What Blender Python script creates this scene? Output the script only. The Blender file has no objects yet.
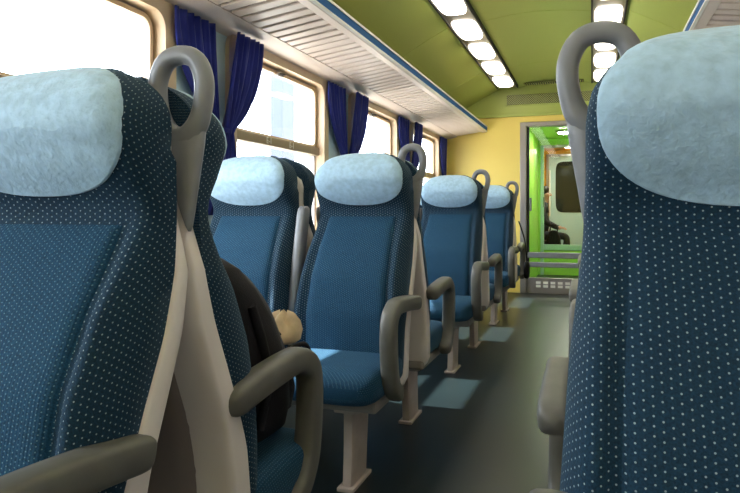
import bpy, bmesh, math, random
import numpy as np
from mathutils import Vector, Matrix
random.seed(7)
S = bpy.context.scene
COL = S.collection
PI = math.pi
# ---------------------------------------------------------------- camera
FPX = 640.0
cam = bpy.data.cameras.new('camera'); camo = bpy.data.objects.new('camera', cam); COL.objects.link(camo)
cam.sensor_width = 36.0; cam.lens = FPX * 36.0 / 740.0
cam.shift_y = -(246.5 - 211.0) / 740.0
cam.clip_start = 0.02; cam.clip_end = 300
camo.location = (0, 0, 1.0); camo.rotation_euler = (PI / 2, 0, math.atan(222.0 / FPX))
S.camera = camo
# ---------------------------------------------------------------- view
S.view_settings.view_transform = 'Standard'; S.view_settings.look = 'None'
S.view_settings.gamma = 1.0; S.view_settings.use_curve_mapping = False
S.view_settings.exposure = 0.3
S.cycles.use_denoising = True
S.cycles.max_bounces = 10; S.cycles.diffuse_bounces = 6; S.cycles.transparent_max_bounces = 16
S.cycles.sample_clamp_indirect = 6.0
# ---------------------------------------------------------------- world and sun
W = bpy.data.worlds.new('sky'); S.world = W; W.use_nodes = True
bg = W.node_tree.nodes['Background']; bg.inputs[0].default_value = (0.84, 0.92, 1.0, 1); bg.inputs[1].default_value = 10.0
sl = bpy.data.lights.new('sun', 'SUN'); sl.energy = 24.0; sl.angle = math.radians(1.0); sl.color = (1.0, 0.96, 0.9)
so = bpy.data.objects.new('sun', sl); COL.objects.link(so)
SUN_TRAVEL = Vector((0.585, 0.02, -0.875))
so.rotation_euler = SUN_TRAVEL.to_track_quat('-Z', 'Y').to_euler(); so.location = (-6, 0, 8)
# ---------------------------------------------------------------- layout (metres; floor z = 0)
XL, XR = -1.77, 1.05              # inner faces of the side walls
Y0, Y1 = -3.0, 8.0                # rear and front bulkheads
XC = -0.36                        # aisle centre
WIN = [(-2.30, -1.15), (-0.56, 0.59), (1.18, 2.33), (2.92, 4.07), (4.66, 5.81), (6.40, 7.55)]
WZ0, WZ1 = 0.82, 1.86
# portals let the renderer find the daylight that enters through each window
for sx, X in ((1, XL - 0.13), (-1, XR + 0.13)):
    for (a, b) in WIN:
        al = bpy.data.lights.new('window_daylight_portal', 'AREA'); al.shape = 'RECTANGLE'
        al.size = WZ1 - WZ0; al.size_y = b - a; al.cycles.is_portal = True
        ao = bpy.data.objects.new('window_daylight_portal', al); COL.objects.link(ao)
        ao.location = (X, (a + b) / 2, (WZ0 + WZ1) / 2); ao.rotation_euler = (0, -PI / 2 * sx, 0)

# ================================================================ materials
def mat(name, col, rough=0.5, metal=0.0, spec=0.5, noise=0.0, nscale=20.0, bump=0.0, bscale=200.0, sheen=0.0, coat=0.0, emit=None):
    m = bpy.data.materials.new(name); m.use_nodes = True
    nt = m.node_tree; n = nt.nodes; l = nt.links; b = n['Principled BSDF']
    b.inputs['Base Color'].default_value = (*col, 1); b.inputs['Roughness'].default_value = rough
    b.inputs['Metallic'].default_value = metal; b.inputs['Specular IOR Level'].default_value = spec
    b.inputs['Sheen Weight'].default_value = sheen; b.inputs['Coat Weight'].default_value = coat
    if sheen: b.inputs['Sheen Roughness'].default_value = 0.4
    tc = n.new('ShaderNodeTexCoord')
    if noise:
        t = n.new('ShaderNodeTexNoise'); t.inputs['Scale'].default_value = nscale; t.inputs['Detail'].default_value = 5
        l.new(tc.outputs['Object'], t.inputs['Vector'])
        r = n.new('ShaderNodeMapRange'); r.inputs['From Min'].default_value = 0.3; r.inputs['From Max'].default_value = 0.7
        r.inputs['To Min'].default_value = 1 - noise; r.inputs['To Max'].default_value = 1 + noise
        l.new(t.outputs['Fac'], r.inputs['Value'])
        mx = n.new('ShaderNodeVectorMath'); mx.operation = 'SCALE'; mx.inputs[0].default_value = col
        l.new(r.outputs['Result'], mx.inputs['Scale']); l.new(mx.outputs[0], b.inputs['Base Color'])
    if bump:
        t2 = n.new('ShaderNodeTexNoise'); t2.inputs['Scale'].default_value = bscale; t2.inputs['Detail'].default_value = 3
        l.new(tc.outputs['Object'], t2.inputs['Vector'])
        bp = n.new('ShaderNodeBump'); bp.inputs['Strength'].default_value = bump; bp.inputs['Distance'].default_value = 0.004
        l.new(t2.outputs['Fac'], bp.inputs['Height']); l.new(bp.outputs[0], b.inputs['Normal'])
    if emit:
        b.inputs['Emission Color'].default_value = (*emit[0], 1); b.inputs['Emission Strength'].default_value = emit[1]
    return m

def fabric(name, col, dotcol, pitch, radius, rib=0.0, dot_amount=1.0):
    """woven moquette with a staggered grid of small pale dots (UV in metres)"""
    m = bpy.data.materials.new(name); m.use_nodes = True
    nt = m.node_tree; n = nt.nodes; l = nt.links; b = n['Principled BSDF']
    b.inputs['Roughness'].default_value = 0.85; b.inputs['Specular IOR Level'].default_value = 0.25
    b.inputs['Sheen Weight'].default_value = 0.10; b.inputs['Sheen Roughness'].default_value = 0.35
    b.inputs['Sheen Tint'].default_value = (0.35, 0.65, 0.9, 1)
    uv = n.new('ShaderNodeUVMap'); uv.uv_map = 'uv'
    def grid(off):
        ad = n.new('ShaderNodeVectorMath'); ad.operation = 'MULTIPLY_ADD'
        ad.inputs[1].default_value = (1 / pitch, 1 / pitch / 0.52, 0); ad.inputs[2].default_value = (off, off, 0)
        l.new(uv.outputs[0], ad.inputs[0])
        fr = n.new('ShaderNodeVectorMath'); fr.operation = 'FRACTION'; l.new(ad.outputs[0], fr.inputs[0])
        sb = n.new('ShaderNodeVectorMath'); sb.operation = 'SUBTRACT'; sb.inputs[1].default_value = (0.5, 0.5, 0); l.new(fr.outputs[0], sb.inputs[0])
        an = n.new('ShaderNodeVectorMath'); an.operation = 'MULTIPLY'; an.inputs[1].default_value = (1, 0.52, 0); l.new(sb.outputs[0], an.inputs[0])
        ln = n.new('ShaderNodeVectorMath'); ln.operation = 'LENGTH'; l.new(an.outputs[0], ln.inputs[0])
        return ln.outputs['Value']
    mn = n.new('ShaderNodeMath'); mn.operation = 'MINIMUM'; l.new(grid(0), mn.inputs[0]); l.new(grid(0.5), mn.inputs[1])
    mr = n.new('ShaderNodeMapRange'); mr.inputs['From Min'].default_value = radius * 1.25; mr.inputs['From Max'].default_value = radius * 0.75
    l.new(mn.outputs[0], mr.inputs['Value'])
    tc = n.new('ShaderNodeTexCoord'); ns = n.new('ShaderNodeTexNoise'); ns.inputs['Scale'].default_value = 350; ns.inputs['Detail'].default_value = 2
    l.new(tc.outputs['Object'], ns.inputs['Vector'])
    sc = n.new('ShaderNodeMapRange'); sc.inputs['From Min'].default_value = 0.3; sc.inputs['From Max'].default_value = 0.7
    sc.inputs['To Min'].default_value = 0.65; sc.inputs['To Max'].default_value = 1.35; l.new(ns.outputs['Fac'], sc.inputs['Value'])
    bc = n.new('ShaderNodeVectorMath'); bc.operation = 'SCALE'; bc.inputs[0].default_value = col; l.new(sc.outputs[0], bc.inputs['Scale'])
    am = n.new('ShaderNodeMath'); am.operation = 'MULTIPLY'; am.inputs[1].default_value = dot_amount; l.new(mr.outputs[0], am.inputs[0])
    mx = n.new('ShaderNodeMix'); mx.data_type = 'RGBA'; l.new(am.outputs[0], mx.inputs['Factor'])
    l.new(bc.outputs[0], mx.inputs['A']); mx.inputs['B'].default_value = (*dotcol, 1)
    l.new(mx.outputs['Result'], b.inputs['Base Color'])
    h = ns.outputs['Fac']
    if rib:
        sp = n.new('ShaderNodeSeparateXYZ'); l.new(uv.outputs[0], sp.inputs[0])
        ml = n.new('ShaderNodeMath'); ml.operation = 'MULTIPLY'; ml.inputs[1].default_value = 2 * PI / 0.006; l.new(sp.outputs[0], ml.inputs[0])
        sn = n.new('ShaderNodeMath'); sn.operation = 'SINE'; l.new(ml.outputs[0], sn.inputs[0])
        ad2 = n.new('ShaderNodeMath'); ad2.operation = 'MULTIPLY_ADD'; ad2.inputs[1].default_value = rib; l.new(sn.outputs[0], ad2.inputs[0]); l.new(h, ad2.inputs[2]); h = ad2.outputs[0]
    bp = n.new('ShaderNodeBump'); bp.inputs['Strength'].default_value = 0.35; bp.inputs['Distance'].default_value = 0.002
    l.new(h, bp.inputs['Height']); l.new(bp.outputs[0], b.inputs['Normal'])
    return m

def glass_mat(name, tint=(0.97, 0.98, 0.98)):
    m = bpy.data.materials.new(name); m.use_nodes = True
    nt = m.node_tree; n = nt.nodes; l = nt.links; n.remove(n['Principled BSDF'])
    tr = n.new('ShaderNodeBsdfTransparent'); tr.inputs[0].default_value = (*tint, 1)
    gl = n.new('ShaderNodeBsdfGlossy'); gl.inputs['Roughness'].default_value = 0.02
    lw = n.new('ShaderNodeLayerWeight'); pw = n.new('ShaderNodeMath'); pw.operation = 'POWER'; pw.inputs[1].default_value = 4.0; l.new(lw.outputs['Facing'], pw.inputs[0])
    fr = n.new('ShaderNodeMath'); fr.operation = 'MULTIPLY_ADD'; fr.inputs[1].default_value = 0.45; fr.inputs[2].default_value = 0.02; l.new(pw.outputs[0], fr.inputs[0])
    mx = n.new('ShaderNodeMixShader'); l.new(fr.outputs[0], mx.inputs[0]); l.new(tr.outputs[0], mx.inputs[1]); l.new(gl.outputs[0], mx.inputs[2])
    l.new(mx.outputs[0], n['Material Output'].inputs['Surface'])
    return m

M = {}
M['fab'] = fabric('navy dotted moquette', (0.0045, 0.026, 0.052), (0.26, 0.33, 0.35), 0.0200, 0.060)
M['pad'] = fabric('blue fine dotted moquette', (0.0050, 0.042, 0.088), (0.20, 0.34, 0.42), 0.0150, 0.070, rib=0.4, dot_amount=0.5)
M['cover'] = mat('pale blue paper cloth', (0.37, 0.54, 0.68), rough=0.9, noise=0.13, nscale=55, bump=0.6, bscale=110, sheen=0.2)
M['shell'] = mat('beige seat shell plastic', (0.72, 0.66, 0.62), rough=0.40, noise=0.03, nscale=6)
M['panel'] = mat('taupe back panel plastic', (0.24, 0.20, 0.18), rough=0.5)
M['grey'] = mat('grey moulded plastic', (0.21, 0.215, 0.23), rough=0.32, noise=0.10, nscale=14, bump=0.06, bscale=500)
M['arm'] = mat('olive grey armrest rubber', (0.105, 0.102, 0.088), rough=0.45, noise=0.12, nscale=18)
M['leg'] = mat('beige painted steel', (0.46, 0.38, 0.33), rough=0.5, noise=0.10, nscale=12)
M['pan'] = mat('grey steel pan', (0.25, 0.23, 0.21), rough=0.5)
M['floor'] = mat('dark green blue vinyl', (0.0055, 0.0115, 0.0130), rough=0.34, spec=0.42, noise=0.20, nscale=2.2, bump=0.015, bscale=60)
M['wall'] = mat('pale blue wall laminate', (0.58, 0.75, 0.80), rough=0.5)
M['cream'] = mat('cream window frame paint', (0.62, 0.47, 0.31), rough=0.45, noise=0.05, nscale=5)
M['rail'] = mat('tan window rail', (0.34, 0.25, 0.145), rough=0.45)
M['alu'] = mat('grey aluminium', (0.36, 0.33, 0.31), rough=0.35, metal=0.6)
M['dark'] = mat('black rubber', (0.012, 0.012, 0.013), rough=0.6)
M['glass'] = glass_mat('window glass')
M['glassd'] = glass_mat('door glass', (0.90, 0.95, 0.92))
M['rack'] = mat('warm white rack laminate', (0.60, 0.51, 0.45), rough=0.42)
M['gap'] = mat('brown slot shadow board', (0.10, 0.075, 0.055), rough=0.8)
M['blue'] = mat('blue rack strip', (0.008, 0.085, 0.26), rough=0.7, spec=0.15)
M['edge'] = mat('white rack edge', (0.72, 0.72, 0.66), rough=0.4)
M['ceil'] = mat('olive green ceiling laminate', (0.44, 0.50, 0.125), rough=0.38)
M['yellow'] = mat('yellow bulkhead laminate', (0.86, 0.66, 0.16), rough=0.45)
M['orange'] = mat('orange yellow laminate', (0.75, 0.42, 0.04), rough=0.5)
M['lime'] = mat('lime green laminate', (0.42, 0.70, 0.12), rough=0.45)
M['teal'] = mat('pale teal door paint', (0.42, 0.58, 0.55), rough=0.5)
M['lens'] = mat('warm white lamp lens', (0.9, 0.88, 0.8), rough=0.3, emit=((1.0, 0.92, 0.78), 5.0))
M['curtain'] = mat('royal blue curtain cloth', (0.012, 0.022, 0.22), rough=0.85, sheen=0.3, noise=0.15, nscale=9)
M['black'] = mat('black backpack nylon', (0.009, 0.008, 0.010), rough=0.7, spec=0.25, bump=0.3, bscale=300, noise=0.3, nscale=14)
M['strap'] = mat('grey webbing', (0.11, 0.11, 0.12), rough=0.7, bump=0.4, bscale=500)
M['tan'] = mat('tan cloth', (0.60, 0.46, 0.29), rough=0.9, noise=0.2, nscale=25)
M['white'] = mat('white marking paint', (0.85, 0.82, 0.74), rough=0.5)
M['concrete'] = mat('pale station concrete', (0.26, 0.27, 0.30), rough=0.9, noise=0.08, nscale=0.6)
M['post'] = mat('pale blue painted steel mast', (0.085, 0.10, 0.15), rough=0.7)
M['gravel'] = mat('pale ballast gravel', (0.45, 0.43, 0.41), rough=0.95, noise=0.25, nscale=8)
M['skin'] = mat('skin', (0.50, 0.28, 0.19), rough=0.55)
M['jacket'] = mat('dark jacket cloth', (0.018, 0.020, 0.026), rough=0.8, noise=0.3, nscale=10)
M['hair'] = mat('dark brown hair', (0.020, 0.013, 0.010), rough=0.6)

def perforated():
    m = bpy.data.materials.new('perforated olive steel'); m.use_nodes = True
    nt = m.node_tree; n = nt.nodes; l = nt.links; b = n['Principled BSDF']; b.inputs['Roughness'].default_value = 0.5
    tc = n.new('ShaderNodeTexCoord')
    def g(off):
        a = n.new('ShaderNodeVectorMath'); a.operation = 'MULTIPLY_ADD'; a.inputs[1].default_value = (38, 0, 38); a.inputs[2].default_value = (off, 0, off)
        l.new(tc.outputs['Object'], a.inputs[0])
        f = n.new('ShaderNodeVectorMath'); f.operation = 'FRACTION'; l.new(a.outputs[0], f.inputs[0])
        s = n.new('ShaderNodeVectorMath'); s.operation = 'SUBTRACT'; s.inputs[1].default_value = (0.5, 0, 0.5); l.new(f.outputs[0], s.inputs[0])
        le = n.new('ShaderNodeVectorMath'); le.operation = 'LENGTH'; l.new(s.outputs[0], le.inputs[0]); return le.outputs['Value']
    mn = n.new('ShaderNodeMath'); mn.operation = 'MINIMUM'; l.new(g(0), mn.inputs[0]); l.new(g(0.5), mn.inputs[1])
    lt = n.new('ShaderNodeMath'); lt.operation = 'LESS_THAN'; lt.inputs[1].default_value = 0.27; l.new(mn.outputs[0], lt.inputs[0])
    mx = n.new('ShaderNodeMix'); mx.data_type = 'RGBA'; l.new(lt.outputs[0], mx.inputs['Factor'])
    mx.inputs['A'].default_value = (0.40, 0.42, 0.14, 1); mx.inputs['B'].default_value = (0.02, 0.02, 0.01, 1)
    l.new(mx.outputs['Result'], b.inputs['Base Color'])
    return m
M['perf'] = perforated()

# ================================================================ helpers
def obj(name, verts, faces, m, parent=None, uvs=None, smooth=True, flat_angle=None):
    me = bpy.data.meshes.new(name); me.from_pydata([tuple(v) for v in verts], [], faces)
    if uvs is not None:
        lay = me.uv_layers.new(name='uv')
        idx = np.zeros(len(me.loops), dtype=np.int32); me.loops.foreach_get('vertex_index', idx)
        lay.data.foreach_set('uv', np.array(uvs, dtype=np.float32)[idx].ravel())
    bm = bmesh.new(); bm.from_mesh(me); bmesh.ops.recalc_face_normals(bm, faces=bm.faces)
    if smooth:
        for f in bm.faces: f.smooth = True
        if flat_angle:
            for e in bm.edges:
                if len(e.link_faces) == 2 and e.calc_face_angle(0) > flat_angle: e.smooth = False
    bm.to_mesh(me); bm.free()
    me.materials.append(m if not isinstance(m, str) else M[m])
    return link(name, me, parent)

def link(name, me, parent=None):
    o = bpy.data.objects.new(name, me); COL.objects.link(o)
    if parent: o.parent = parent
    return o

def bm_obj(name, bm, m, parent=None, smooth=False):
    bmesh.ops.recalc_face_normals(bm, faces=bm.faces)
    for f in bm.faces: f.smooth = smooth
    me = bpy.data.meshes.new(name); bm.to_mesh(me); bm.free(); me.materials.append(M[m])
    return link(name, me, parent)

def add_box(bm, x0, x1, y0, y1, z0, z1, bev=0.0, seg=2):
    r = bmesh.ops.create_cube(bm, size=1.0, matrix=Matrix.Translation(((x0 + x1) / 2, (y0 + y1) / 2, (z0 + z1) / 2)) @ Matrix.Diagonal((x1 - x0, y1 - y0, z1 - z0, 1)))
    if bev:
        es = list({e for v in r['verts'] for e in v.link_edges})
        bmesh.ops.bevel(bm, geom=es, offset=bev, segments=seg, affect='EDGES', profile=0.5)

def box(name, x0, x1, y0, y1, z0, z1, m, parent=None, bev=0.0, seg=2):
    bm = bmesh.new(); add_box(bm, x0, x1, y0, y1, z0, z1, bev, seg); return bm_obj(name, bm, m, parent)

def thing(name, label, cat, loc=(0, 0, 0), rz=0.0, group=None):
    o = bpy.data.objects.new(name, None); COL.objects.link(o); o.empty_display_size = 0.05
    o.location = loc; o.rotation_euler = (0, 0, rz); return tag(o, label, cat, group)

def tag(o, label, cat, group=None):
    o['label'] = label; o['category'] = cat
    if group: o['group'] = group
    return o

def struct(o, label=None):
    o['kind'] = 'structure'
    if label: o['label'] = label
    return o

def loft(rings, caps=True, closed=True):
    n = len(rings[0]); V = [p for r in rings for p in r]; F = []
    for i in range(len(rings) - 1):
        for j in range(n if closed else n - 1):
            k = (j + 1) % n
            F.append((i * n + j, i * n + k, (i + 1) * n + k, (i + 1) * n + j))
    if caps:
        F.append(tuple(range(n))); F.append(tuple(range((len(rings) - 1) * n, len(rings) * n)))
    return V, F

def sup(n, p, ax, ay):
    out = []
    for i in range(n):
        t = 2 * PI * i / n; c, s = math.cos(t), math.sin(t)
        out.append((ax * math.copysign(abs(c) ** (2 / p), c), ay * math.copysign(abs(s) ** (2 / p), s)))
    return out

def catmull(P, sub=6, closed=False):
    P = [np.array(p, float) for p in P]; n = len(P); out = []
    for i in range(n if closed else n - 1):
        if closed: a, b, c, d = P[(i - 1) % n], P[i], P[(i + 1) % n], P[(i + 2) % n]
        else: a, b, c, d = P[max(i - 1, 0)], P[i], P[i + 1], P[min(i + 2, n - 1)]
        for k in range(sub):
            t = k / sub
            out.append(0.5 * (2 * b + (c - a) * t + (2 * a - 5 * b + 4 * c - d) * t * t + (3 * b - a - 3 * c + d) * t ** 3))
    if not closed: out.append(P[-1])
    return out

def sweep(path, sect, side, closed=False):
    """sweep section points (a along in-plane normal, b along side axis) on a planar path; sect(i, n) gives the section"""
    side = np.array(side, float); rings = []; n = len(path)
    for i, p in enumerate(path):
        q = path[(i + 1) % n] if (closed or i < n - 1) else path[i]
        r = path[(i - 1) % n] if (closed or i > 0) else path[i]
        t = q - r; t = t / (np.linalg.norm(t) + 1e-9); nm = np.cross(side, t)
        rings.append([tuple(p + nm * a + side * b) for a, b in sect(i, n)])
    if closed:
        V = [p for r in rings for p in r]; k = len(rings[0]); F = []
        for i in range(n):
            for j in range(k):
                i2, j2 = (i + 1) % n, (j + 1) % k
                F.append((i * k + j, i * k + j2, i2 * k + j2, i2 * k + j))
        return V, F
    return loft(rings)

def tube(name, pts, r, m, parent=None, n=8, sub=6):
    P = catmull(pts, sub); rings = []
    up = np.array((0.13, 0.31, 0.94))
    for i, p in enumerate(P):
        t = P[min(i + 1, len(P) - 1)] - P[max(i - 1, 0)]; t /= np.linalg.norm(t)
        a = np.cross(t, up); a /= np.linalg.norm(a); b = np.cross(t, a)
        rings.append([tuple(p + r * (math.cos(2 * PI * k / n) * a + math.sin(2 * PI * k / n) * b)) for k in range(n)])
    V, F = loft(rings); return obj(name, V, F, m, parent, flat_angle=1.0)

def table(tab, smooth=7):
    z = np.linspace(tab[0][0], tab[-1][0], 300); v = np.interp(z, [t[0] for t in tab], [t[1] for t in tab])
    k = np.hanning(smooth * 2 + 3)[1:-1]; k /= k.sum(); pad = len(k) // 2
    v2 = np.convolve(np.pad(v, pad, mode='edge'), k, mode='valid')
    return lambda q: float(np.interp(q, z, v2))

# ================================================================ structure
struct(box('floor', XL - 0.1, XR + 0.1, Y0, Y1, -0.08, 0.0, 'floor'), 'dark green-grey vinyl floor of the aisle')

def frame_ring(name, X0, X1, y0, y1, z0, z1, w, ri, ro, m, parent=None):
    """rectangular frame with rounded corners, in the plane of a side wall"""
    def outline(a, b, c, d, r, n=6):
        P = []
        for cy, cz, t0 in ((b - r, d - r, 0), (a + r, d - r, PI / 2), (a + r, c + r, PI), (b - r, c + r, 3 * PI / 2)):
            for k in range(n + 1):
                t = t0 + PI / 2 * k / n; P.append((cy + r * math.cos(t), cz + r * math.sin(t)))
        return P
    o = outline(y0 - w, y1 + w, z0 - w, z1 + w, ro); i = outline(y0, y1, z0, z1, ri); n = len(o)
    rings = [[(X0, *p) for p in o], [(X1, *p) for p in o], [(X1, *p) for p in i], [(X0, *p) for p in i]]
    V = [p for r in rings for p in r]; F = []
    for a in range(4):
        for j in range(n):
            b, k = (a + 1) % 4, (j + 1) % n
            F.append((a * n + j, a * n + k, b * n + k, b * n + j))
    return obj(name, V, F, m, parent, flat_angle=0.6)

def side_wall(name, X, sx, label):
    xo, xi = (X - 0.11 * sx, X); a, b = min(xo, xi), max(xo, xi)
    bm = bmesh.new()
    add_box(bm, a, b, Y0, Y1, 0, WZ0 - 0.05); add_box(bm, a, b, Y0, Y1, WZ1 + 0.05, 2.62)
    ys = [Y0] + [q for (p, r) in WIN for q in (p - 0.05, r + 0.05)] + [Y1]
    for k in range(0, len(ys), 2): add_box(bm, a, b, ys[k], ys[k + 1], WZ0 - 0.05, WZ1 + 0.05)
    return struct(bm_obj(name, bm, 'wall'), label)

def text_mesh(body, size):
    cu = bpy.data.curves.new('marking', 'FONT'); cu.body = body; cu.size = size; cu.extrude = 0.0006; cu.align_x = 'CENTER'; cu.align_y = 'CENTER'
    t = bpy.data.objects.new('marking', cu); COL.objects.link(t)
    me = bpy.data.meshes.new_from_object(t.evaluated_get(bpy.context.evaluated_depsgraph_get()))
    bpy.data.objects.remove(t); me.materials.clear(); me.materials.append(M['white']); return me
TXT = text_mesh('E-1', 0.052)
def window(idx, X, sx, y0, y1, label):
    g = bpy.data.objects.new('window_%d' % idx, None); COL.objects.link(g); struct(g, label)
    def xr(p, q): return (min(X + p * sx, X + q * sx), max(X + p * sx, X + q * sx))
    frame_ring('outer_frame', *xr(-0.10, 0.025), y0, y1, WZ0, WZ1, 0.075, 0.075, 0.10, 'cream', g)
    frame_ring('rubber_seal', *xr(-0.075, -0.045), y0 + 0.014, y1 - 0.014, WZ0 + 0.014, WZ1 - 0.014, 0.018, 0.065, 0.08, 'alu', g)
    frame_ring('inner_frame', *xr(-0.07, -0.03), y0 + 0.034, y1 - 0.034, 1.435 + 0.014, WZ1 - 0.034, 0.02, 0.05, 0.065, 'cream', g)
    box('window_rail', *xr(-0.09, -0.015), y0 - 0.005, y1 + 0.005, 1.383, 1.436, 'rail', g, 0.004)
    box('upper_pane', *xr(-0.062, -0.056), y0 + 0.02, y1 - 0.02, 1.436, WZ1 - 0.02, 'glass', g)
    box('lower_pane', *xr(-0.072, -0.066), y0 + 0.005, y1 - 0.005, WZ0 + 0.005, 1.384, 'glass', g)
    la = box('latch', *xr(-0.05, -0.012), (y0 + y1) / 2 - 0.035, (y0 + y1) / 2 + 0.035, WZ1 - 0.046, WZ1 - 0.012, 'alu', g, 0.005)
    tube('latch_pull', [(X - 0.012 * sx, (y0 + y1) / 2 - 0.018, WZ1 - 0.03), (X + 0.006 * sx, (y0 + y1) / 2 - 0.012, WZ1 - 0.034), (X + 0.006 * sx, (y0 + y1) / 2 + 0.012, WZ1 - 0.034), (X - 0.012 * sx, (y0 + y1) / 2 + 0.018, WZ1 - 0.03)], 0.004, 'dark', la)
    for t in (0.37, 0.63):
        k = link('lettering', TXT, g); yy = y0 + (y1 - y0) * t
        k.location = (X - 0.0145 * sx, yy, 1.410); k.rotation_euler = (PI / 2, 0, PI / 2 * sx)
    box('screw', *xr(-0.016, -0.012), y0 + 0.03, y0 + 0.042, 1.404, 1.416, 'dark', g)
    return g
side_wall('wall_left', XL, 1, 'pale blue left wall pillars between the windows')
side_wall('wall_right', XR, -1, 'pale blue right side wall of the carriage')
for i, (a, b) in enumerate(WIN):
    window(i + 1, XL, 1, a, b, ['window behind the viewer on the left', 'window beside the viewer on the left', 'overexposed window behind the leftmost seat', 'window with cream rail seen above the two seats facing us', 'third window along the left wall', 'last window before the yellow bulkhead'][i])
for i, (a, b) in enumerate(WIN):
    window(i + 7, XR, -1, a, b, 'cream framed window in the right wall, number %d from the rear' % (i + 1))

# ceiling in panels
CEIL = [(-1.77, 2.08), (-1.62, 2.20), (-1.45, 2.31), (-1.27, 2.41), (-1.12, 2.485), (-1.09, 2.505), (-0.84, 2.515), (-0.80, 2.52), (-0.62, 2.545), (-0.42, 2.555), (-0.22, 2.545), (-0.03, 2.52), (0.0, 2.515), (0.24, 2.505), (0.28, 2.485), (0.42, 2.41), (0.60, 2.31), (0.80, 2.20), (1.05, 2.08)]
cp = CEIL
ceil = struct(bpy.data.objects.new('ceiling', None), 'olive green panelled ceiling'); COL.objects.link(ceil)
ys = [Y0, -1.84, -0.10, 1.64, 3.38, 5.13, 6.88, Y1]
for a, b in zip(ys[:-1], ys[1:]):
    V = []; n = len(cp)
    for y in (a + 0.003, b - 0.003):
        V += [(x, y, z) for x, z in cp]
    for y in (a + 0.003, b - 0.003):
        V += [(x, y, z + 0.03) for x, z in cp]
    F = [(j, j + 1, n + j + 1, n + j) for j in range(n - 1)] + [(2 * n + j, 2 * n + j + 1, 3 * n + j + 1, 3 * n + j) for j in range(n - 1)]
    F += [(j, j + 1, 2 * n + j + 1, 2 * n + j) for j in range(n - 1)] + [(n + j, n + j + 1, 3 * n + j + 1, 3 * n + j) for j in range(n - 1)]
    obj('ceiling_panel', V, F, 'ceil', ceil, flat_angle=0.7)
box('ceiling_backing', XL - 0.1, XR + 0.1, Y0, Y1, 2.60, 2.64, 'gap', ceil)

# ---- light strips
def lens_mesh():
    rings = []
    for k, (sc, dz) in enumerate(((1.0, 0.012), (1.0, 0.0), (0.97, -0.012), (0.86, -0.022), (0.6, -0.029), (0.25, -0.032))):
        rings.append([(x * sc * (1.0 - 0.10 * (y > 0) * (y / 0.28) ** 2), y * sc, dz) for x, y in sup(32, 4.6, 0.100, 0.285)])
    V, F = loft(rings); me = bpy.data.meshes.new('lens'); me.from_pydata(V, [], F); me.materials.append(M['lens'])
    for p in me.polygons: p.use_smooth = True
    return me
LENS = lens_mesh()
for x0, x1, lab in ((-1.085, -0.845, 'left grey ceiling light strip with a row of glowing lenses'), (0.0, 0.235, 'right grey ceiling light strip with a row of glowing lenses')):
    t = thing('ceiling_light_strip', lab, 'ceiling light', ((x0 + x1) / 2, Y0, 2.49), 0, 'ceiling light strips')
    hw = (x1 - x0) / 2; L = 7.86 - Y0
    box('channel', -hw, hw, 0, L, 0.0, 0.035, 'alu', t, 0.003)
    for s in (-1, 1): box('side_lip', s * hw - 0.008, s * hw + 0.008, 0, L, -0.008, 0.034, 'dark', t, 0.003)
    y = 7.46 - Y0
    while y > 0.3:
        o = link('lens', LENS, t); o.location = (0, y, 0.0); y -= 0.74

# ---- bulkheads, door opening, vestibule
bm = bmesh.new()
DX0, DX1, DZ = -0.83, 0.11, 2.08
add_box(bm, XL - 0.1, DX0, Y1, Y1 + 0.08, 0, 2.16); add_box(bm, DX1, XR + 0.1, Y1, Y1 + 0.08, 0, 2.16); add_box(bm, DX0, DX1, Y1, Y1 + 0.08, DZ, 2.16)
struct(bm_obj('wall_front', bm, 'yellow'), 'yellow bulkhead wall around the glass door')
struct(box('trim_1', XL - 0.1, XR + 0.1, Y1 - 0.02, Y1 + 0.08, 2.155, 2.185, 'ceil', None, 0.006), 'olive moulding above the yellow bulkhead')
struct(box('wall_front_upper', XL - 0.1, XR + 0.1, Y1, Y1 + 0.08, 2.18, 2.62, 'ceil'), 'olive upper bulkhead over the door')
struct(box('wall_rear', XL - 0.1, XR + 0.1, Y0 - 0.08, Y0, 0, 2.62, 'yellow'), 'yellow rear bulkhead')
vg = thing('ventilation_grille', 'perforated ventilation grille over the glass door', 'vent', (-0.43, Y1, 2.30))
box('perforated_plate', -0.56, 0.62, -0.022, -0.004, 0.0, 0.12, 'perf', vg, 0.003)
box('frame_lip', -0.575, 0.635, -0.012, 0.0, -0.012, 0.132, 'ceil', vg, 0.003)
vg2 = thing('ceiling_vent', 'dark perforated vent strip at the end of the ceiling', 'vent', (-0.43, Y1 - 0.14, 2.515))
box('vent_plate', -0.34, 0.34, -0.06, 0.06, 0.0, 0.014, 'perf', vg2, 0.003)

d = bpy.data.objects.new('door_1', None); COL.objects.link(d); d.location = (0, Y1, 0); struct(d, 'glass sliding door with grey frame in yellow bulkhead')
for a, b in ((DX0, DX0 + 0.075), (DX1 - 0.075, DX1)): box('door_post', a, b, -0.03, 0.09, 0, DZ, 'alu', d, 0.006)
box('door_header', DX0 + 0.075, DX1 - 0.075, -0.03, 0.09, DZ - 0.055, DZ, 'alu', d, 0.006)
GX0, GX1 = DX0 + 0.078, DX1 - 0.078
for a, b in ((GX0, GX0 + 0.028), (GX1 - 0.028, GX1)): box('leaf_stile', a, b, 0.01, 0.05, 0.0, DZ - 0.056, 'dark', d, 0.004)
box('glass_pane', GX0 + 0.02, GX1 - 0.02, 0.026, 0.034, 0.17, DZ - 0.056, 'glassd', d)
for z0, z1 in ((0.430, 0.500), (0.318, 0.380)): box('push_bar', GX0 + 0.01, GX1 - 0.01, -0.012, 0.024, z0, z1, 'grey', d, 0.008)
kp = box('kick_plate', GX0, GX1, 0.0, 0.05, 0.0, 0.19, 'alu', d, 0.004)
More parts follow.
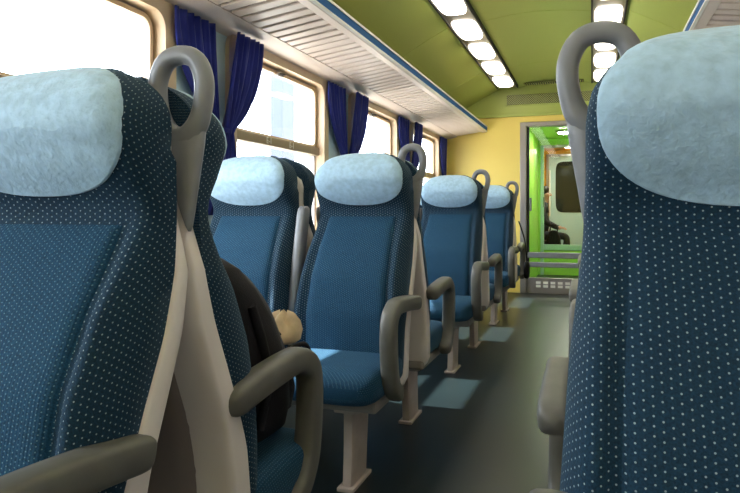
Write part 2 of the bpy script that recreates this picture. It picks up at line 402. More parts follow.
for i in range(7):
    for j in range(2):
        box('vent_slot', GX0 + 0.11 + i * 0.085, GX0 + 0.165 + i * 0.085, -0.004, 0.002, 0.075 + j * 0.042, 0.105 + j * 0.042, 'white', kp)
box('door_handle', GX0 + 0.035, GX0 + 0.06, -0.03, 0.012, 1.0, 1.16, 'grey', d, 0.008)

VY1, VY2 = 10.4, 12.3
struct(box('floor_vestibule', -1.6, 0.9, Y1 + 0.0, VY2 + 0.3, -0.08, -0.001, 'floor'), 'dark floor of the vestibule')
struct(box('ceiling_vestibule', -0.92, 0.30, Y1 + 0.08, VY1, 2.12, 2.16, 'lime'), 'lime green vestibule ceiling')
struct(box('wall_vestibule_left', -0.92, -0.80, Y1 + 0.09, VY1, 0, 2.12, 'lime'), 'lime green vestibule wall left of the door')
struct(box('wall_vestibule_right', 0.14, 0.26, Y1 + 0.09, VY1, 0, 2.12, 'lime'), 'lime green vestibule wall on the right')
bm = bmesh.new(); add_box(bm, -1.6, -0.76, VY1, VY1 + 0.05, 0, 2.2); add_box(bm, 0.05, 0.9, VY1, VY1 + 0.05, 0, 2.2); add_box(bm, -0.76, 0.05, VY1, VY1 + 0.05, 2.03, 2.2)
struct(bm_obj('wall_vestibule_end', bm, 'lime'), 'lime green wall with the second doorway')
d2 = bpy.data.objects.new('door_2', None); COL.objects.link(d2); d2.location = (0, VY1, 0); struct(d2, 'second doorway seen through the glass door')
for a, b in ((-0.765, -0.715), (0.0, 0.055)): box('door_post', a, b, -0.02, 0.07, 0, 2.03, 'teal', d2, 0.005)
box('door_header', -0.715, 0.0, -0.02, 0.07, 1.99, 2.03, 'alu', d2, 0.005)
box('lower_rail', -0.715, 0.0, 0.0, 0.05, 0.385, 0.475, 'teal', d2, 0.006)
box('lower_panel', -0.715, 0.0, 0.01, 0.04, 0.0, 0.385, 'lime', d2)
box('lock', -0.725, -0.70, -0.03, 0.0, 1.06, 1.22, 'grey', d2, 0.004)
struct(box('ceiling_gangway', -1.6, 0.9, VY1 + 0.05, VY2 + 0.1, 2.12, 2.16, 'orange'), 'orange gangway ceiling')
struct(box('wall_gangway_left', -1.2, -1.12, VY1 + 0.05, VY2, 0, 2.12, 'orange'), 'orange gangway wall on the left')
struct(box('wall_gangway_right', 0.5, 0.58, VY1 + 0.05, VY2, 0, 2.12, 'orange'), 'orange gangway wall on the right')
struct(box('wall_far', -1.6, 0.9, VY2, VY2 + 0.06, 0, 2.2, 'orange'), 'orange wall around the far door')
d3 = bpy.data.objects.new('door_3', None); COL.objects.link(d3); d3.location = (0, VY2, 0); struct(d3, 'pale teal far door with dark rounded window')
for a, b in ((-0.80, -0.75), (0.16, 0.21)): box('door_post', a, b, -0.05, 0, 0, 2.05, 'alu', d3, 0.005)
box('door_header', -0.75, 0.16, -0.05, 0, 2.0, 2.05, 'alu', d3, 0.005)
box('door_leaf', -0.75, 0.16, -0.03, 0, 0.02, 2.0, 'teal', d3, 0.003)
rings = [[(x - 0.29, yy, z + 1.44) for x, z in sup(32, 7, 0.345, 0.47)] for yy in (-0.028, -0.036)]
V, F = loft(rings); obj('door_window', V, F, mat('dark tinted door glass', (0.015, 0.016, 0.012), rough=0.08), d3, flat_angle=0.6)
tube('grab_pole', [(-0.735, -0.09, 0.9), (-0.735, -0.09, 1.3), (-0.735, -0.09, 1.75)], 0.014, 'edge', d3)
for (x, y, e, lab) in ((-0.33, 9.3, 22.0, 'round glowing lamp in the lime vestibule ceiling'), (-0.33, 11.4, 30.0, 'round glowing lamp in the orange gangway ceiling')):
    lm = thing('ceiling_lamp', lab, 'ceiling light', (x, y, 2.12))
    V, F = loft([[(px, py, z) for px, py in sup(24, 2, r, r)] for r, z in ((0.15, 0), (0.15, -0.02), (0.13, -0.03))]); obj('housing', V, F, 'alu', lm, flat_angle=0.5)
    V, F = loft([[(px, py, z) for px, py in sup(24, 2, r, r)] for r, z in ((0.125, -0.028), (0.11, -0.04), (0.05, -0.045))]); obj('lens', V, F, mat('vestibule lamp lens', (0.9, 0.9, 0.85), emit=((1, 0.95, 0.82), e * 5)), lm)

# ---- luggage racks with single slats
SLAT = bpy.data.meshes.new('slat')
bm = bmesh.new(); add_box(bm, -0.1575, 0.1575, -0.0335, 0.0335, -0.007, 0.007, 0.003, 1); bm.to_mesh(SLAT); bm.free(); SLAT.materials.append(M['rack'])
def rack(XW, sx, xf, label, ye):
    """XW wall face, xf front edge x; profile given as distance from the front edge d towards the wall"""
    t = thing('luggage_rack', label, 'luggage rack', (xf, Y0, 0), 0, 'overhead luggage racks'); L = ye - Y0
    D = abs(XW - xf)
    def bar(name, prof, m):
        rings = [[(-sx * dd, y, z) for dd, z in prof] for y in (0.0, L)]
        V, F = loft(rings); return obj(name, V, F, m, t, flat_angle=0.5)
    zs = lambda dd: 1.992 - 0.075 * dd / 0.535
    bar('front_rail', [(0.0, 1.986), (0.012, 1.978), (0.06, zs(0.06) - 0.006), (0.06, 2.02), (0.0, 2.03)], 'rack')
    bar('blue_strip', [(-0.006, 1.992), (-0.002, 1.988), (0.004, 1.990), (0.004, 2.036), (-0.006, 2.036)], 'blue')
    bar('top_edge', [(-0.010, 2.036), (0.02, 2.036), (0.02, 2.050), (-0.010, 2.050)], 'edge')
    bar('lower_edge', [(-0.008, 1.985), (0.006, 1.980), (0.006, 1.991), (-0.008, 1.993)], 'edge')
    w0, w1 = 0.375, D
    bar('wall_rail', [(w0, zs(w0) - 0.006), (w0 + 0.06, zs(w0 + 0.06) - 0.014), (D - 0.03, 1.912), (D, 1.895), (D, 2.0), (w0, 2.0)], 'rack')
    bar('deck', [(0.04, 2.018), (w0 + 0.02, 1.985), (w0 + 0.02, 1.99), (0.04, 2.024)], 'gap')
    ang = math.atan(0.075 / 0.535); n = int(L / 0.095)
    for k in range(n):
        if k % 16 == 15: continue
        o = link('slat', SLAT, t); dm = (0.06 + w0) / 2
        o.location = (-sx * dm, L - 0.09 - k * 0.095, zs(dm) + 0.002); o.rotation_euler = (0, -ang * sx, 0)
    for k in range(15, n, 16):
        o = box('joint_plate', -sx * (w0 + 0.06) / 2 - 0.1575, -sx * (w0 + 0.06) / 2 + 0.1575, L - 0.09 - k * 0.095 - 0.043, L - 0.09 - k * 0.095 + 0.043, -0.006, 0.006, 'rack', None, 0.003)
        dm = (w0 + 0.06) / 2
        for v in o.data.vertices: v.co.x += sx * dm; v.co.y -= L - 0.09 - k * 0.095
        o.parent = t; o.location = (-sx * dm, L - 0.09 - k * 0.095, zs(dm) + 0.002); o.rotation_euler = (0, -ang * sx, 0)
    return t
rack(XL, 1, -1.235, 'long slatted luggage rack with blue edge above the left windows', 7.99)
rack(XR, -1, 0.51, 'slatted luggage rack at the upper right corner above the right windows', 7.99)

# ================================================================ seats
FR = table([(.39, .245), (.45, .252), (.60, .250), (.74, .222), (.85, .168), (.93, .115), (.985, .082), (1.015, .086), (1.07, .135), (1.13, .165), (1.18, .155), (1.215, .115), (1.235, .07), (1.242, .04)], 5)
RE = table([(.30, .145), (.5, .132), (.6, .108), (.7, .066), (.8, .026), (.9, .008), (1.25, .006)], 9)
WD = table([(.39, .238), (.6, .238), (.8, .226), (.95, .209), (1.05, .205), (1.13, .205), (1.165, .197), (1.195, .176), (1.222, .140), (1.242, .085)], 4)
WTOP = [(.95, .208), (1.05, .205), (1.13, .205), (1.165, .197), (1.195, .176), (1.222, .140), (1.242, .085)]
WAI = table([(.39, .212), (.6, .213), (.8, .212)] + WTOP, 4)      # aisle side of an aisle seat
WIN_SIDE = table([(.39, .256), (.6, .254), (.8, .232)] + WTOP, 4)
ASYM = [0]                                                      # sign of the aisle side, 0 for a symmetric back
def WX(z, x): return WD(z) if not ASYM[0] else (WAI(z) if x * ASYM[0] > 0 else WIN_SIDE(z))
BO = table([(.39, .012), (.5, .026), (.85, .026), (.95, .010), (1.02, .0), (1.25, .0)], 9)
SFR = table([(.28, .215), (.41, .205), (.54, .186), (.69, .124), (.8, .072), (.9, .040), (1.0, .030), (1.18, .030)], 9)
ZT = 1.242
def Sf(x, z):
    a = min(abs(x) / WX(z, x), 1.0); e = SFR(z) - 0.004 if z < 1.1 else RE(z) + 0.035 - 0.02 * (z - 1.1) / 0.14
    p = 7.0 + 3.0 * min(1, max(0, (z - 0.95) / 0.1)); q = (1 - a ** p) ** (1 / 3.6)
    return e + (FR(z) - e) * q + BO(z) * math.exp(-((a - 0.87) / 0.10) ** 2) * q - 0.004 * math.exp(-((a - 0.735) / 0.03) ** 2) * (z < 0.99)

def body_mesh():
    zs = list(np.linspace(0.39, 1.16, 40)) + list(ZT - (ZT - 1.17) * (1 - np.sin(np.linspace(0, PI / 2, 12))))
    al = np.linspace(-1, 1, 41); al = np.sign(al) * (1 - (1 - np.abs(al)) ** 1.7)
    rings = []; uv = []
    for z in zs:
        r = []
        for a in al:
            w = WX(z, a); r.append((w * a, -Sf(w * a, z), z))
        for a in np.linspace(1, -1, 9)[1:-1]:
            w = WX(z, a); r.append((w * a, -(RE(z) + 0.004 + 0.02 * abs(a) ** 4), z))
        c = len(al) // 2; L = [0.0]
        for k in range(1, len(r)): L.append(L[-1] + math.dist(r[k][:2], r[k - 1][:2]))
        uv += [(q - L[c], z * 1.05) for q in L]; rings.append(r)
    V, F = loft(rings); return V, F, uv

def pad_mesh():
    na, nz = 27, 34; V = []; uv = []
    for i in range(nz):
        for j in range(na):
            z = 0.405 + (0.985 - 0.405) * i / (nz - 1); x = -0.735 + 1.47 * j / (na - 1); x *= WX(z, x)
            ed = min(i, nz - 1 - i, j, na - 1 - j); off = (-0.006, 0.007, 0.012)[min(ed, 2)]
            V.append((x, -(Sf(x, z) + off), z)); uv.append((x, z * 1.05))
    F = [(i * na + j, i * na + j + 1, (i + 1) * na + j + 1, (i + 1) * na + j) for i in range(nz - 1) for j in range(na - 1)]
    return V, F, uv

def cover_mesh(drop=0.104):
    V = []; F = []; N = 64; R = [0.02, .15, .3, .45, .6, .72, .82, .90, .95, .985, 1.0, 1.003]
    for r in R:
        for k in range(N):
            t = 2 * PI * k / N; c, s = math.cos(t), math.sin(t)
            x = 0.190 * r * math.copysign(abs(c) ** (2 / 2.35), c); z = 1.128 + (0.113 if s > 0 else drop) * r * math.copysign(abs(s) ** (2 / 2.5), s)
            z = min(z, ZT - 0.002); lim = WX(z, x) * 0.95; x = max(-lim, min(lim, x))
            off = -0.003 if r > 1.001 else 0.0045 + 0.0012 * math.sin(31 * x + 5 * z) * math.sin(47 * z)
            V.append((x, -(Sf(x, z) + off), z + (0.004 if z > 1.2 and r < 1.001 else 0)))
    for i in range(len(R) - 1):
        for k in range(N):
            F.append((i * N + k, i * N + (k + 1) % N, (i + 1) * N + (k + 1) % N, (i + 1) * N + k))
    F.append(tuple(range(N))); return V, F

def shell_mesh(slim=0.0):
    rings = []
    for z in list(np.linspace(0.285, 0.99, 24)) + [1.03, 1.07, 1.11, 1.14, 1.16, 1.175]:
        r0, r1 = RE(z) - 0.010, SFR(z); dw = (0.006 if z < 0.90 else 0.006 - 0.030 * min(1, (z - 0.90) / 0.12))
        if z < 0.36: dw -= 0.05 * ((0.36 - z) / 0.08) ** 2; r0 += 0.02 * ((0.36 - z) / 0.08) ** 2
        if z > 1.12: dw -= 0.05 * ((z - 1.12) / 0.055) ** 2
        rings.append([(x, -((r0 + r1) / 2 + y), z) for x, y in ((u * (WX(max(z, 0.39), u) + dw - slim), v) for u, v in sup(40, 8, 1.0, (r1 - r0) / 2))])
    return loft(rings)

def panel_mesh():
    na, nz = 15, 22; V = []
    for i in range(nz):
        for j in range(na):
            u = -1 + 2 * j / (na - 1); z = 0.36 + 0.46 * i / (nz - 1); rr = min(1, (1 - max(0, (abs(i / (nz - 1) * 2 - 1) - 0.8) / 0.2) ** 2) ** 0.5 * 0.15 + 0.85)
            ed = min(i, nz - 1 - i, j, na - 1 - j)
            V.append((0.165 * u * rr - 0.02 * ASYM[0], -(RE(z) - 0.012 - (0.004 if ed else -0.006)), z))
    F = [(i * na + j, i * na + j + 1, (i + 1) * na + j + 1, (i + 1) * na + j) for i in range(nz - 1) for j in range(na - 1)]
    return V, F

def cushion_mesh():
    rings = []; uv = []
    prof = [(.14, .40, .02, .15), (.15, .398, .045, .19), (.18, .396, .058, .208), (.26, .394, .062, .216), (.36, .394, .064, .220), (.46, .394, .065, .220), (.52, .392, .063, .216), (.55, .388, .056, .206), (.572, .383, .040, .188), (.580, .380, .018, .16)]
    acc = 0; last = None
    for s, zc, h, w in prof:
        if last: acc += math.dist(last, (s, zc + h))
        last = (s, zc + h)
        r = [(x, -s, zc + y + (0.006 * (abs(x) / w) ** 4 if y > 0 else 0)) for x, y in sup(44, 4.5, w, h)]
        L = [0.0]
        for k in range(1, len(r)): L.append(L[-1] + math.dist(r[k][::2], r[k - 1][::2]))
        uv += [(q, acc) for q in L]; rings.append(r)
    V, F = loft(rings); return V, F, uv

def handle_mesh(sg, hx=0.200):
    cx = sg * hx; V = []; F = []
    pts = [(0, 1.268), (.030, 1.258), (.046, 1.226), (.046, 1.190), (.037, 1.154), (.020, 1.131), (0, 1.123), (-.020, 1.131), (-.037, 1.154), (-.046, 1.190), (-.046, 1.226), (-.030, 1.258)]
    path = catmull([(cx + x, 0.008, z) for x, z in pts], 4, closed=True); n = len(path)
    def sect(i, n):
        z = path[i][2]; th = 0.0165 + 0.006 * max(0, (1.17 - z) / 0.055)
        return sup(12, 2.3, th, 0.016)
    V, F = sweep(path, sect, (0, 1, 0), closed=True)
    rings = []
    for z, w, t in ((1.140, .045, .013), (1.134, .0495, .0155), (1.115, .0455, .0155), (1.09, .0385, .015), (1.06, .030, .014), (1.03, .0215, .012), (1.0, .0135, .010), (.975, .006, .007), (.965, .002, .003)):
        rings.append([(cx + sg * 0.5 * (1.128 - z) * 0.22 + x, 0.008 + y, z) for x, y in sup(16, 2.4, w, t)])
    v2, f2 = loft(rings); b = len(V)
    return V + v2, F + [tuple(i + b for i in f) for f in f2]

def arm_mesh(sg, s0=0.105, ax=0.214):
    path = catmull([(sg * ax, -s, z + .018) for s, z in ((s0, .612), (s0 + .045, .622), (.25, .633), (.36, .640), (.42, .636), (.470, .605), (.482, .545), (.476, .465), (.46, .395), (.42, .345), (.36, .320))], 5)
    def sect(i, n):
        t = i / (n - 1); th = 0.029 + 0.002 * min(1, max(0, (t - 0.45) / 0.2)) ; w = 0.029
        e = max(0.12, math.sqrt(1 - (1 - min(1, i / 5)) ** 2)) * min(1.0, 0.5 + (n - 1 - i) * 0.2)
        return sup(16, 3.6, th * e, w * e)
    return sweep(path, sect, (1, 0, 0))

def build_seat(sg, aisle, padmat='pad', handle=True, ax=0.24):
    t = thing('train_seat', '-', 'seat'); ASYM[0] = sg if aisle and padmat == 'pad' else 0
    V, F, uv = body_mesh(); obj('backrest', V, F, 'fab', t, uv, flat_angle=1.2)
    V, F, uv = pad_mesh(); obj('back_pad', V, F, padmat, t, uv)
    V, F = cover_mesh(0.104 if padmat == 'pad' else 0.122); h = obj('headrest_cover', V, F, 'cover', t); h['label'] = 'pale blue paper headrest cover'
    V, F = shell_mesh(0.0 if padmat == 'pad' else 0.016); sh = obj('shell', V, F, 'shell', t, flat_angle=1.0)
    V, F = panel_mesh(); obj('back_panel', V, F, 'panel', sh)
    V, F, uv = cushion_mesh(); obj('seat_cushion', V, F, padmat, t, uv)
    box('seat_pan', -0.20, 0.20, -0.50, -0.13, 0.295, 0.338, 'pan', t, 0.012)
    lx = sg * 0.075
    rings = [[(lx + x, -(s + y), z) for x, y in sup(16, 7, 0.020, hw)] for s, hw, z in ((.35, .10, .30), (.355, .092, .25), (.365, .084, .12), (.375, .082, .012))]
    V, F = loft(rings); lg = obj('leg', V, F, 'leg', t, flat_angle=0.6)
    box('foot_plate', lx - 0.032, lx + 0.032, -0.475, -0.275, 0.0, 0.014, 'leg', lg, 0.003)
    box('bracket', lx - 0.05, lx + 0.05, -0.46, -0.22, 0.275, 0.300, 'leg', lg, 0.004)
    if aisle:
        if handle: V, F = handle_mesh(sg, 0.189 if padmat == 'pad' else 0.184); k = obj('grab_handle', V, F, 'grey', t); k['label'] = 'grey looped grab handle'
        V, F = arm_mesh(sg, 0.105 if padmat == 'pad' else 0.22, ax); obj('armrest', V, F, 'arm', t)
    else:
        rings = [[(sg * 0.249 + x, -(s + y), z) for x, y in sup(16, 3.5, 0.021 * e, 0.034 * e)] for s, z, e in ((.17, .56, .6), (.165, .58, 1), (.12, .80, 1), (.075, .985, 1), (.07, 1.01, .9), (.068, 1.02, .6))]
        V, F = loft(rings); k = obj('folded_armrest', V, F, 'grey', t); k['label'] = 'grey armrest folded upright'
    return t

PROTO = {}
def copy_tree(o, parent=None):
    c = o.copy(); COL.objects.link(c); c.parent = parent
    for ch in o.children: copy_tree(ch, c)
    return c
def place_seat(x, y0, away, left, aisle, label, group, large=False, ax=0.24):
    sg = (1 if left else -1) * (-1 if away else 1)
    key = (sg, aisle, large, away, ax)
    if key not in PROTO:
        PROTO[key] = o = build_seat(sg, aisle, 'fab' if large else 'pad', not away, ax)
    else: o = copy_tree(PROTO[key])
    o.location = (x, y0 + (0.010 if away else -0.010), 0); o.rotation_euler = (0, 0, PI if away else 0)
    tag(o, label, 'seat', group); return o
LA, LW = -0.903, -1.412
RA, RW = 0.196, 0.703
LP = [0.935, 2.60, 4.36, 6.15]
RP = [1.02, 2.70, 4.44, 6.18]
GA, GB = 'seats facing the camera', 'seats facing away from the camera'
NL = [('foreground blue dotted seat at the left edge of the picture', 'window seat to the left of the large foreground seat, cut off by the picture edge',
       'blue seat facing away with black backpack on it', 'window seat beside the backpack, hidden behind the foreground seat'),
      ('blue aisle seat in the centre facing us, sunlit cushion, grey loop handle', 'blue window seat facing us under the cream window rail, left of the central seat',
       'aisle seat facing away, back to back with the central seat', 'window seat facing away whose dark headrest shows behind the window seat cover'),
      ('third blue aisle seat facing us, behind the central seat', 'third-row window seat facing us beside the third blue aisle seat',
       'aisle seat facing away, back to back with the third blue seat', 'third-row window seat facing away next to the third window'),
      ('farthest blue aisle seat facing us, nearest the yellow bulkhead', 'farthest window seat facing us, beside the last window',
       'last aisle seat facing the glass door with black strap beside it', 'last window seat facing the yellow bulkhead')]
for k, (y0, n) in enumerate(zip(LP, NL)):
    xa = LA + (0.046 if k == 0 else 0); ax = 0.212 if k == 0 else 0.24
    place_seat(xa, y0, False, True, True, n[0], GA, ax=ax); place_seat(LW, y0 - (0.03 if k == 1 else 0), False, True, False, n[1], GA)
    place_seat(xa, y0 - (0.012 if k == 0 else 0), True, True, True, n[2], GB, ax=ax); place_seat(LW, y0, True, True, False, n[3], GB)
NR = [('large foreground seat at the right edge with coarse white dots and greyish cover', 'window seat to the right of the large right foreground seat',
       'seat facing away behind the right foreground seat, only its armrest showing', 'right window seat facing away behind the right foreground seat'),
      ('second right aisle seat facing us, armrest edge showing past the foreground seat', 'second right window seat facing us', 'second right aisle seat facing away', 'second right window seat facing away'),
      ('third right aisle seat facing us', 'third right window seat facing us', 'third right aisle seat facing away', 'third right window seat facing away'),
      ('fourth right aisle seat facing us', 'fourth right window seat facing us', 'fourth right aisle seat facing the end wall', 'fourth right window seat facing the end wall')]
for k, (y0, n) in enumerate(zip(RP, NR)):
    place_seat(RA, y0, False, False, True, n[0], GA, large=(k == 0)); place_seat(RW, y0, False, False, False, n[1], GA, large=(k == 0))
    place_seat(RA, y0, True, False, True, n[2], GB, ax=0.26); place_seat(RW, y0, True, False, False, n[3], GB)

# ================================================================ curtains
def curtain(ya, yb, ytie, ztie, zbot, label, flip, X=XL + 0.045):
    """pleated cloth from the rail, gathered at the tie; ya inner, yb outer top edge"""
    nz, nu = 40, 46; V = []; ztop = 1.90
    for i in range(nz):
        z = ztop + (zbot - ztop) * i / (nz - 1)
        if z >= ztie:
            t = (ztop - z) / (ztop - ztie); ka = (1 - t) ** 1.25; kb = 1 - t ** 2.3
        else:
            t = 1.0; ka = kb = 0.0
        dn = max(0.0, (ztie - z) / (ztie - zbot + 1e-6))
        sg = 1 if yb > ya else -1
        a = ytie + (ya - ytie) * ka - sg * 0.012 - sg * 0.05 * dn ** 0.6; b = ytie + (yb - ytie) * kb + sg * 0.030 + sg * 0.045 * dn ** 0.6
        wid = abs(b - a); amp = 0.013 + 0.010 * (1 - min(1, wid / 0.3))
        for j in range(nu):
            u = j / (nu - 1)
            ph = 2 * PI * 5.5 * u + 0.7 * math.sin(3 * t + flip)
            V.append((X + amp * math.sin(ph) + 0.006 * math.sin(2.3 * ph + 1 + 5 * z) + 0.040 * flip, a + (b - a) * u, z))
    F = [(i * nu + j, i * nu + j + 1, (i + 1) * nu + j + 1, (i + 1) * nu + j) for i in range(nz - 1) for j in range(nu - 1)]
    t = thing('curtain', label, 'curtain', (0, 0, 0), 0, 'blue window curtains')
    o = obj('curtain_cloth', V, F, 'curtain', t); sm = o.modifiers.new('thickness', 'SOLIDIFY'); sm.thickness = 0.003
    rings = [[(X + 0.040 * flip + x, ytie + y, z) for x, y in sup(20, 2.4, 0.019, 0.040)] for z in (ztie - 0.012, ztie - 0.010, ztie + 0.010, ztie + 0.012)]
    v, f = loft(rings); obj('tieback', v, f, 'curtain', t, flat_angle=0.6)
    return t
CN = ['first pillar, beside the leftmost window', 'second pillar, right of the railed window', 'third pillar, behind the central loop handle']
for k, (ym, nm) in enumerate(zip((2.69, 4.41, 6.13), CN)):
    curtain(ym - 0.03, ym - 0.30, ym + 0.00, 1.40, 0.98, 'royal blue curtain on the near side of the ' + nm, 0)
    curtain(ym + 0.14, ym + 0.37, ym + 0.03, 1.39, 1.02, 'royal blue curtain on the far side of the ' + nm, 1)
curtain(7.86, 7.60, 7.80, 1.30, 0.98, 'single blue curtain in the corner by the yellow bulkhead', 0)
curtain(0.98, 1.22, 0.90, 1.40, 0.98, 'blue curtain on the pillar left of the frame beside the viewer', 1)
for ym in (6.13,):
    lb = 'between the third pair'
    t = thing('curtain_hook', 'small cream curtain hook plate ' + lb + ' of blue curtains', 'hook', (XL, ym, 1.62))
    box('hook_plate', 0, 0.012, -0.02, 0.02, -0.05, 0.05, 'cream', t, 0.003)
    tube('hook', [(0.008, 0, -0.01), (0.03, 0, -0.02), (0.036, 0, 0.0), (0.034, 0, 0.015)], 0.004, 'alu', t)

# ================================================================ backpack and small things
def backpack():
    t = thing('backpack', 'black nylon backpack leaning on the seat facing away, second from left', 'backpack', (-0.862, LP[0] + 0.032, 0.461))
    rings = []
    for z, s0, s1, w in ((0.0, .245, .50, .125), (.015, .238, .525, .150), (.06, .236, .535, .160), (.14, .236, .52, .164), (.21, .235, .475, .163), (.29, .225, .42, .158), (.36, .20, .365, .148), (.41, .175, .315, .128), (.435, .17, .28, .10), (.445, .18, .26, .06)):
        rings.append([(x * (1 + 0.02 * math.sin(9 * z * 7)), (s0 + s1) / 2 + y + 0.004 * math.sin(40 * x + 30 * z), z) for x, y in sup(36, 3.2, w, (s1 - s0) / 2)])
    V, F = loft(rings); obj('main_body', V, F, 'black', t)
    rings = []
    for z, s1, w in ((0.02, .50, .10), (.03, .565, .125), (.08, .575, .132), (.14, .56, .130), (.18, .53, .118), (.195, .50, .10)):
        rings.append([(x, s1 - 0.05 + y, z) for x, y in sup(28, 3.5, w, 0.05)])
    V, F = loft(rings); p = obj('front_pocket', V, F, 'black', t)
    tube('zip', [(-.115, .575, .13), (-.06, .602, .155), (0, .606, .16), (.06, .602, .155), (.115, .575, .13)], 0.004, 'dark', p)
    def strap(name, pts, w, m):
        path = [np.array(q) for q in catmull(pts, 6)]
        V, F = sweep(path, lambda i, n: sup(10, 4, 0.003, w), (1, 0, 0)); return obj(name, V, F, m, t, flat_angle=0.8)
    strap('compression_strap', [(.158, .26, .17), (.158, .36, .175), (.158, .44, .165), (.14, .52, .15)], 0.004, 'strap')
    rings = [[(0.162 + 0.004 * (k % 2) , s, z + dz) for dz in (-.014, .014)] for k, (s, z) in enumerate(((.25, .155), (.38, .175), (.49, .165)))]
    bm = bmesh.new(); add_box(bm, .158, .170, .27, .50, .150, .182, 0.003); bm_obj('side_strap', bm, 'strap', t)
    bm = bmesh.new(); add_box(bm, .160, .174, .42, .47, .140, .192, 0.005); bm_obj('buckle', bm, 'dark', t)
    tube('carry_loop', [(-.05, .20, .435), (-.04, .195, .475), (0, .195, .488), (.04, .195, .475), (.05, .20, .435)], 0.008, 'black', t)
    for sx in (-1, 1): tube('shoulder_strap', [(sx * .08, .20, .42), (sx * .10, .165, .40), (sx * .11, .215, .30), (sx * .12, .235, .12)], 0.014, 'black', t)
    tube('dangling_strap', [(.150, .47, .20), (.168, .52, .20), (.165, .56, .17), (.15, .60, .13), (.145, .605, .08)], 0.006, 'black', t)
    for dz, w in ((0.0, .006), (-.035, .004)):
        tube('piping', [(.130, .475 + dz, .06), (.150, .455 + dz, .16), (.148, .415 + dz, .24), (.140, .365 + dz, .32), (.118, .315 + dz, .385), (.08, .285 + dz, .42)], w, 'strap', t)
    tube('side_fold', [(.160, .30, .05), (.166, .33, .15), (.164, .31, .24), (.152, .28, .33)], 0.012, 'black', t)
    tube('zip_seam', [(-.15, .42, .24), (-.08, .452, .29), (0, .46, .31), (.08, .452, .29), (.15, .42, .24)], 0.005, 'dark', t)
    return t
backpack()
rings = []
for z, r, sh in ((0.0, .046, 0), (.010, .056, 0), (.030, .056, .004), (.048, .046, .008), (.062, .030, .010), (.068, .010, .012)):
    rings.append([(x * (1 + 0.14 * math.sin(3 * math.atan2(y, x) + 25 * z)) + 0.2 * z, y * (1 + 0.12 * math.sin(5 * math.atan2(y, x) + 2)) + sh, z * (1 + 0.25 * math.sin(4 * math.atan2(y, x) + 1)) if z > 0.02 else z) for x, y in sup(48, 2.2, r, r * 0.85)])
V, F = loft(rings); o = obj('crumpled_cloth', V, F, 'tan'); o.location = (-0.778, LP[0] + 0.562, 0.657)
tag(o, 'crumpled tan cloth lying on the black backpack', 'cloth')

t = thing('strap_pouch', 'small black pouch hanging on a strap beside the last seat by the door', 'pouch', (-0.612, LP[3] + 0.36, 0.33))
V, F = loft([[(x, y, z) for x, y in sup(18, 3, w, 0.05 * w / 0.03)] for z, w in ((0, .012), (.01, .024), (.06, .030), (.12, .030), (.16, .022), (.17, .008))]); obj('pouch_body', V, F, 'black', t)
tube('strap', [(0, 0, .165), (-0.004, -0.05, .30), (-0.012, -0.16, .42), (-0.045, -0.30, .57)], 0.006, 'black', t)

# ---- the person seen through the door
def skinned(name, V, E, R, m, parent, lv=2, root=0):
    me = bpy.data.meshes.new(name); me.from_pydata(V, E, []); me.materials.append(M[m]); o = link(name, me, parent)
    md = o.modifiers.new('skin', 'SKIN'); md.use_smooth_shade = True
    if not me.skin_vertices: bpy.context.view_layer.update()
    for i, r in enumerate(R): me.skin_vertices[0].data[i].radius = (r, r) if not isinstance(r, tuple) else r
    me.skin_vertices[0].data[root].use_root = True
    sb = o.modifiers.new('sub', 'SUBSURF'); sb.levels = lv; sb.render_levels = lv
    dg = bpy.context.evaluated_depsgraph_get(); nm = bpy.data.meshes.new_from_object(o.evaluated_get(dg))
    o.modifiers.clear(); o.data = nm; return o
pt = thing('person', 'person in dark clothes sitting beyond the glass door', 'person', (-0.80, 11.35, 0))
# local: facing +x, seat height 0.52
BV = [(0, 0, .60), (-.02, 0, .80), (-.01, 0, .98), (.01, 0, 1.08), (.03, 0, 1.16), (.045, 0, 1.26),
      (0, -.17, 1.03), (.04, -.21, .82), (.24, -.16, .72), (.31, -.15, .71), (0, .17, 1.03), (.04, .21, .82), (.24, .16, .72), (.31, .15, .71),
      (.02, -.09, .58), (.40, -.11, .57), (.38, -.11, .12), (.48, -.12, .05), (.02, .09, .58), (.40, .11, .57), (.38, .11, .12), (.48, .12, .05), (.055, 0, 1.33)]
BE = [(0, 1), (1, 2), (2, 3), (3, 4), (4, 5), (3, 6), (6, 7), (7, 8), (8, 9), (3, 10), (10, 11), (11, 12), (12, 13), (0, 14), (14, 15), (15, 16), (16, 17), (0, 18), (18, 19), (19, 20), (20, 21), (5, 22)]
BR = [(.12, .15), (.11, .14), (.11, .15), (.08, .10), .052, .080, .062, .050, .038, .030, .062, .050, .038, .030, .085, .065, .045, .040, .085, .065, .045, .040, .075]
pb = skinned('body', BV, BE, BR, 'jacket', pt)
pb.data.materials.clear(); pb.data.materials.append(M['jacket']); pb.data.materials.append(M['skin'])
for f in pb.data.polygons:
    c = f.center
    if c.z > 1.155 or (c.x > .27 and .66 < c.z < .78): f.material_index = 1
V, F = loft([[(0.03 + sh + x, y, z) for x, y in sup(20, 2.2, r, r * 0.95)] for z, r, sh in ((1.24, .06, -.05), (1.30, .083, -.025), (1.36, .090, -.012), (1.40, .078, -.004), (1.425, .045, 0), (1.43, .01, 0))]); obj('hair', V, F, 'hair', pt)
V, F = loft([[(0.135 + x, y, z) for x, y in sup(10, 2, r, r)] for z, r in ((1.255, .016), (1.27, .018), (1.30, .008))]); obj('nose', V, F, 'skin', pt)
for dy in (-.03, .03):
    V, F = loft([[(0.122 + x, dy + y, z) for x, y in sup(8, 2, r, r)] for z, r in ((1.292, .003), (1.298, .008), (1.304, .003))]); obj('eye', V, F, 'dark', pt)
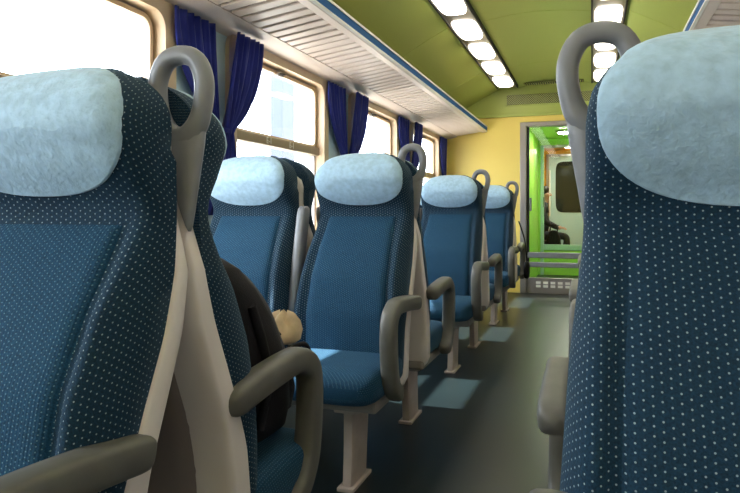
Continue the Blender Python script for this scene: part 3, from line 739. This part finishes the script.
for sy in (-1, 1):
    for k in range(4):
        yy = sy * 0.15 + (k - 1.5) * 0.018
        tube('finger', [(.32, yy, .705), (.36, yy, .702), (.385 + .006 * (k in (1, 2)), yy, .685)], 0.0085, 'skin', pt, 6, 3)
    tube('thumb', [(.31, sy * .12, .715), (.335, sy * .10, .72), (.36, sy * .095, .712)], 0.0095, 'skin', pt, 6, 3)
fs = thing('folding_seat', 'dark folding seat under the person beyond the door', 'seat', (-0.83, 11.35, 0))
box('seat_plate', -0.16, 0.26, -0.2, 0.2, 0.44, 0.495, 'dark', fs, 0.015); box('back_plate', -0.21, -0.16, -0.2, 0.2, 0.44, 0.95, 'dark', fs, 0.015)
box('support', -0.10, 0.10, -0.06, 0.06, 0.0, 0.44, 'dark', fs, 0.01)
hb = thing('shoulder_bag', 'black bag on the floor by the seated person beyond the door', 'bag', (-0.60, 11.02, 0))
V, F = loft([[(x, y, z) for x, y in sup(24, 3.5, w, 0.08)] for z, w in ((0.0, .11), (.02, .13), (.3, .13), (.55, .11), (.66, .07), (.68, .03))]); obj('bag_body', V, F, 'black', hb)
tube('bag_handle', [(-.06, 0, .66), (-.04, 0, .76), (.04, 0, .76), (.06, 0, .66)], 0.01, 'black', hb)

# ================================================================ outside the windows
struct(box('ground_outside', -60, 40, -40, 60, -1.3, -1.2, 'gravel'), 'pale ballast ground outside')
rw = thing('daylight_block_wall', 'added dark wall blocking daylight outside the right windows', 'wall', (3.6, 2.0, -1.2))  # added unseen wall, keeps sky light out of the right windows
box('wall_face', 0, 0.5, -14, 22, 0, 6.0, 'gap', rw); box('coping', -0.1, 0.6, -14, 22, 6.0, 6.2, 'concrete', rw, 0.03)
st = thing('station_building', 'pale overexposed station building outside the windows', 'building', (-16, 12, -1.2))
box('facade', -3, 0, -22, 26, 0, 4.2, 'concrete', st)
box('canopy', -0.5, 3.0, -22, 26, 3.6, 3.9, 'concrete', st, 0.02)
for k in range(8): box('canopy_column', 2.4, 2.7, -20 + k * 6, -19.7 + k * 6, 0, 3.6, 'concrete', st)
for k in range(14): box('station_window', -0.02, 0.04, -20 + k * 3.2, -18.4 + k * 3.2, 1.0, 2.6, 'post', st)
for (x, y, lab) in ((-7.0, 13.8, 'broad pale mast standing outside the railed window'), (-7.4, 16.4, 'thinner pale mast right of the broad mast outside')):
    p = thing('catenary_mast', lab, 'mast', (x, y, -1.2)); w = 0.32 if y < 14 else 0.16
    box('mast_column', -w / 2, w / 2, -w, w, 0, 9, 'post', p, 0.01); box('mast_foot', -0.4, 0.4, -0.5, 0.5, 0, 0.25, 'concrete', p, 0.02)
    box('cross_arm', -0.05, 2.5, -0.05, 0.05, 7.0, 7.1, 'post', p)
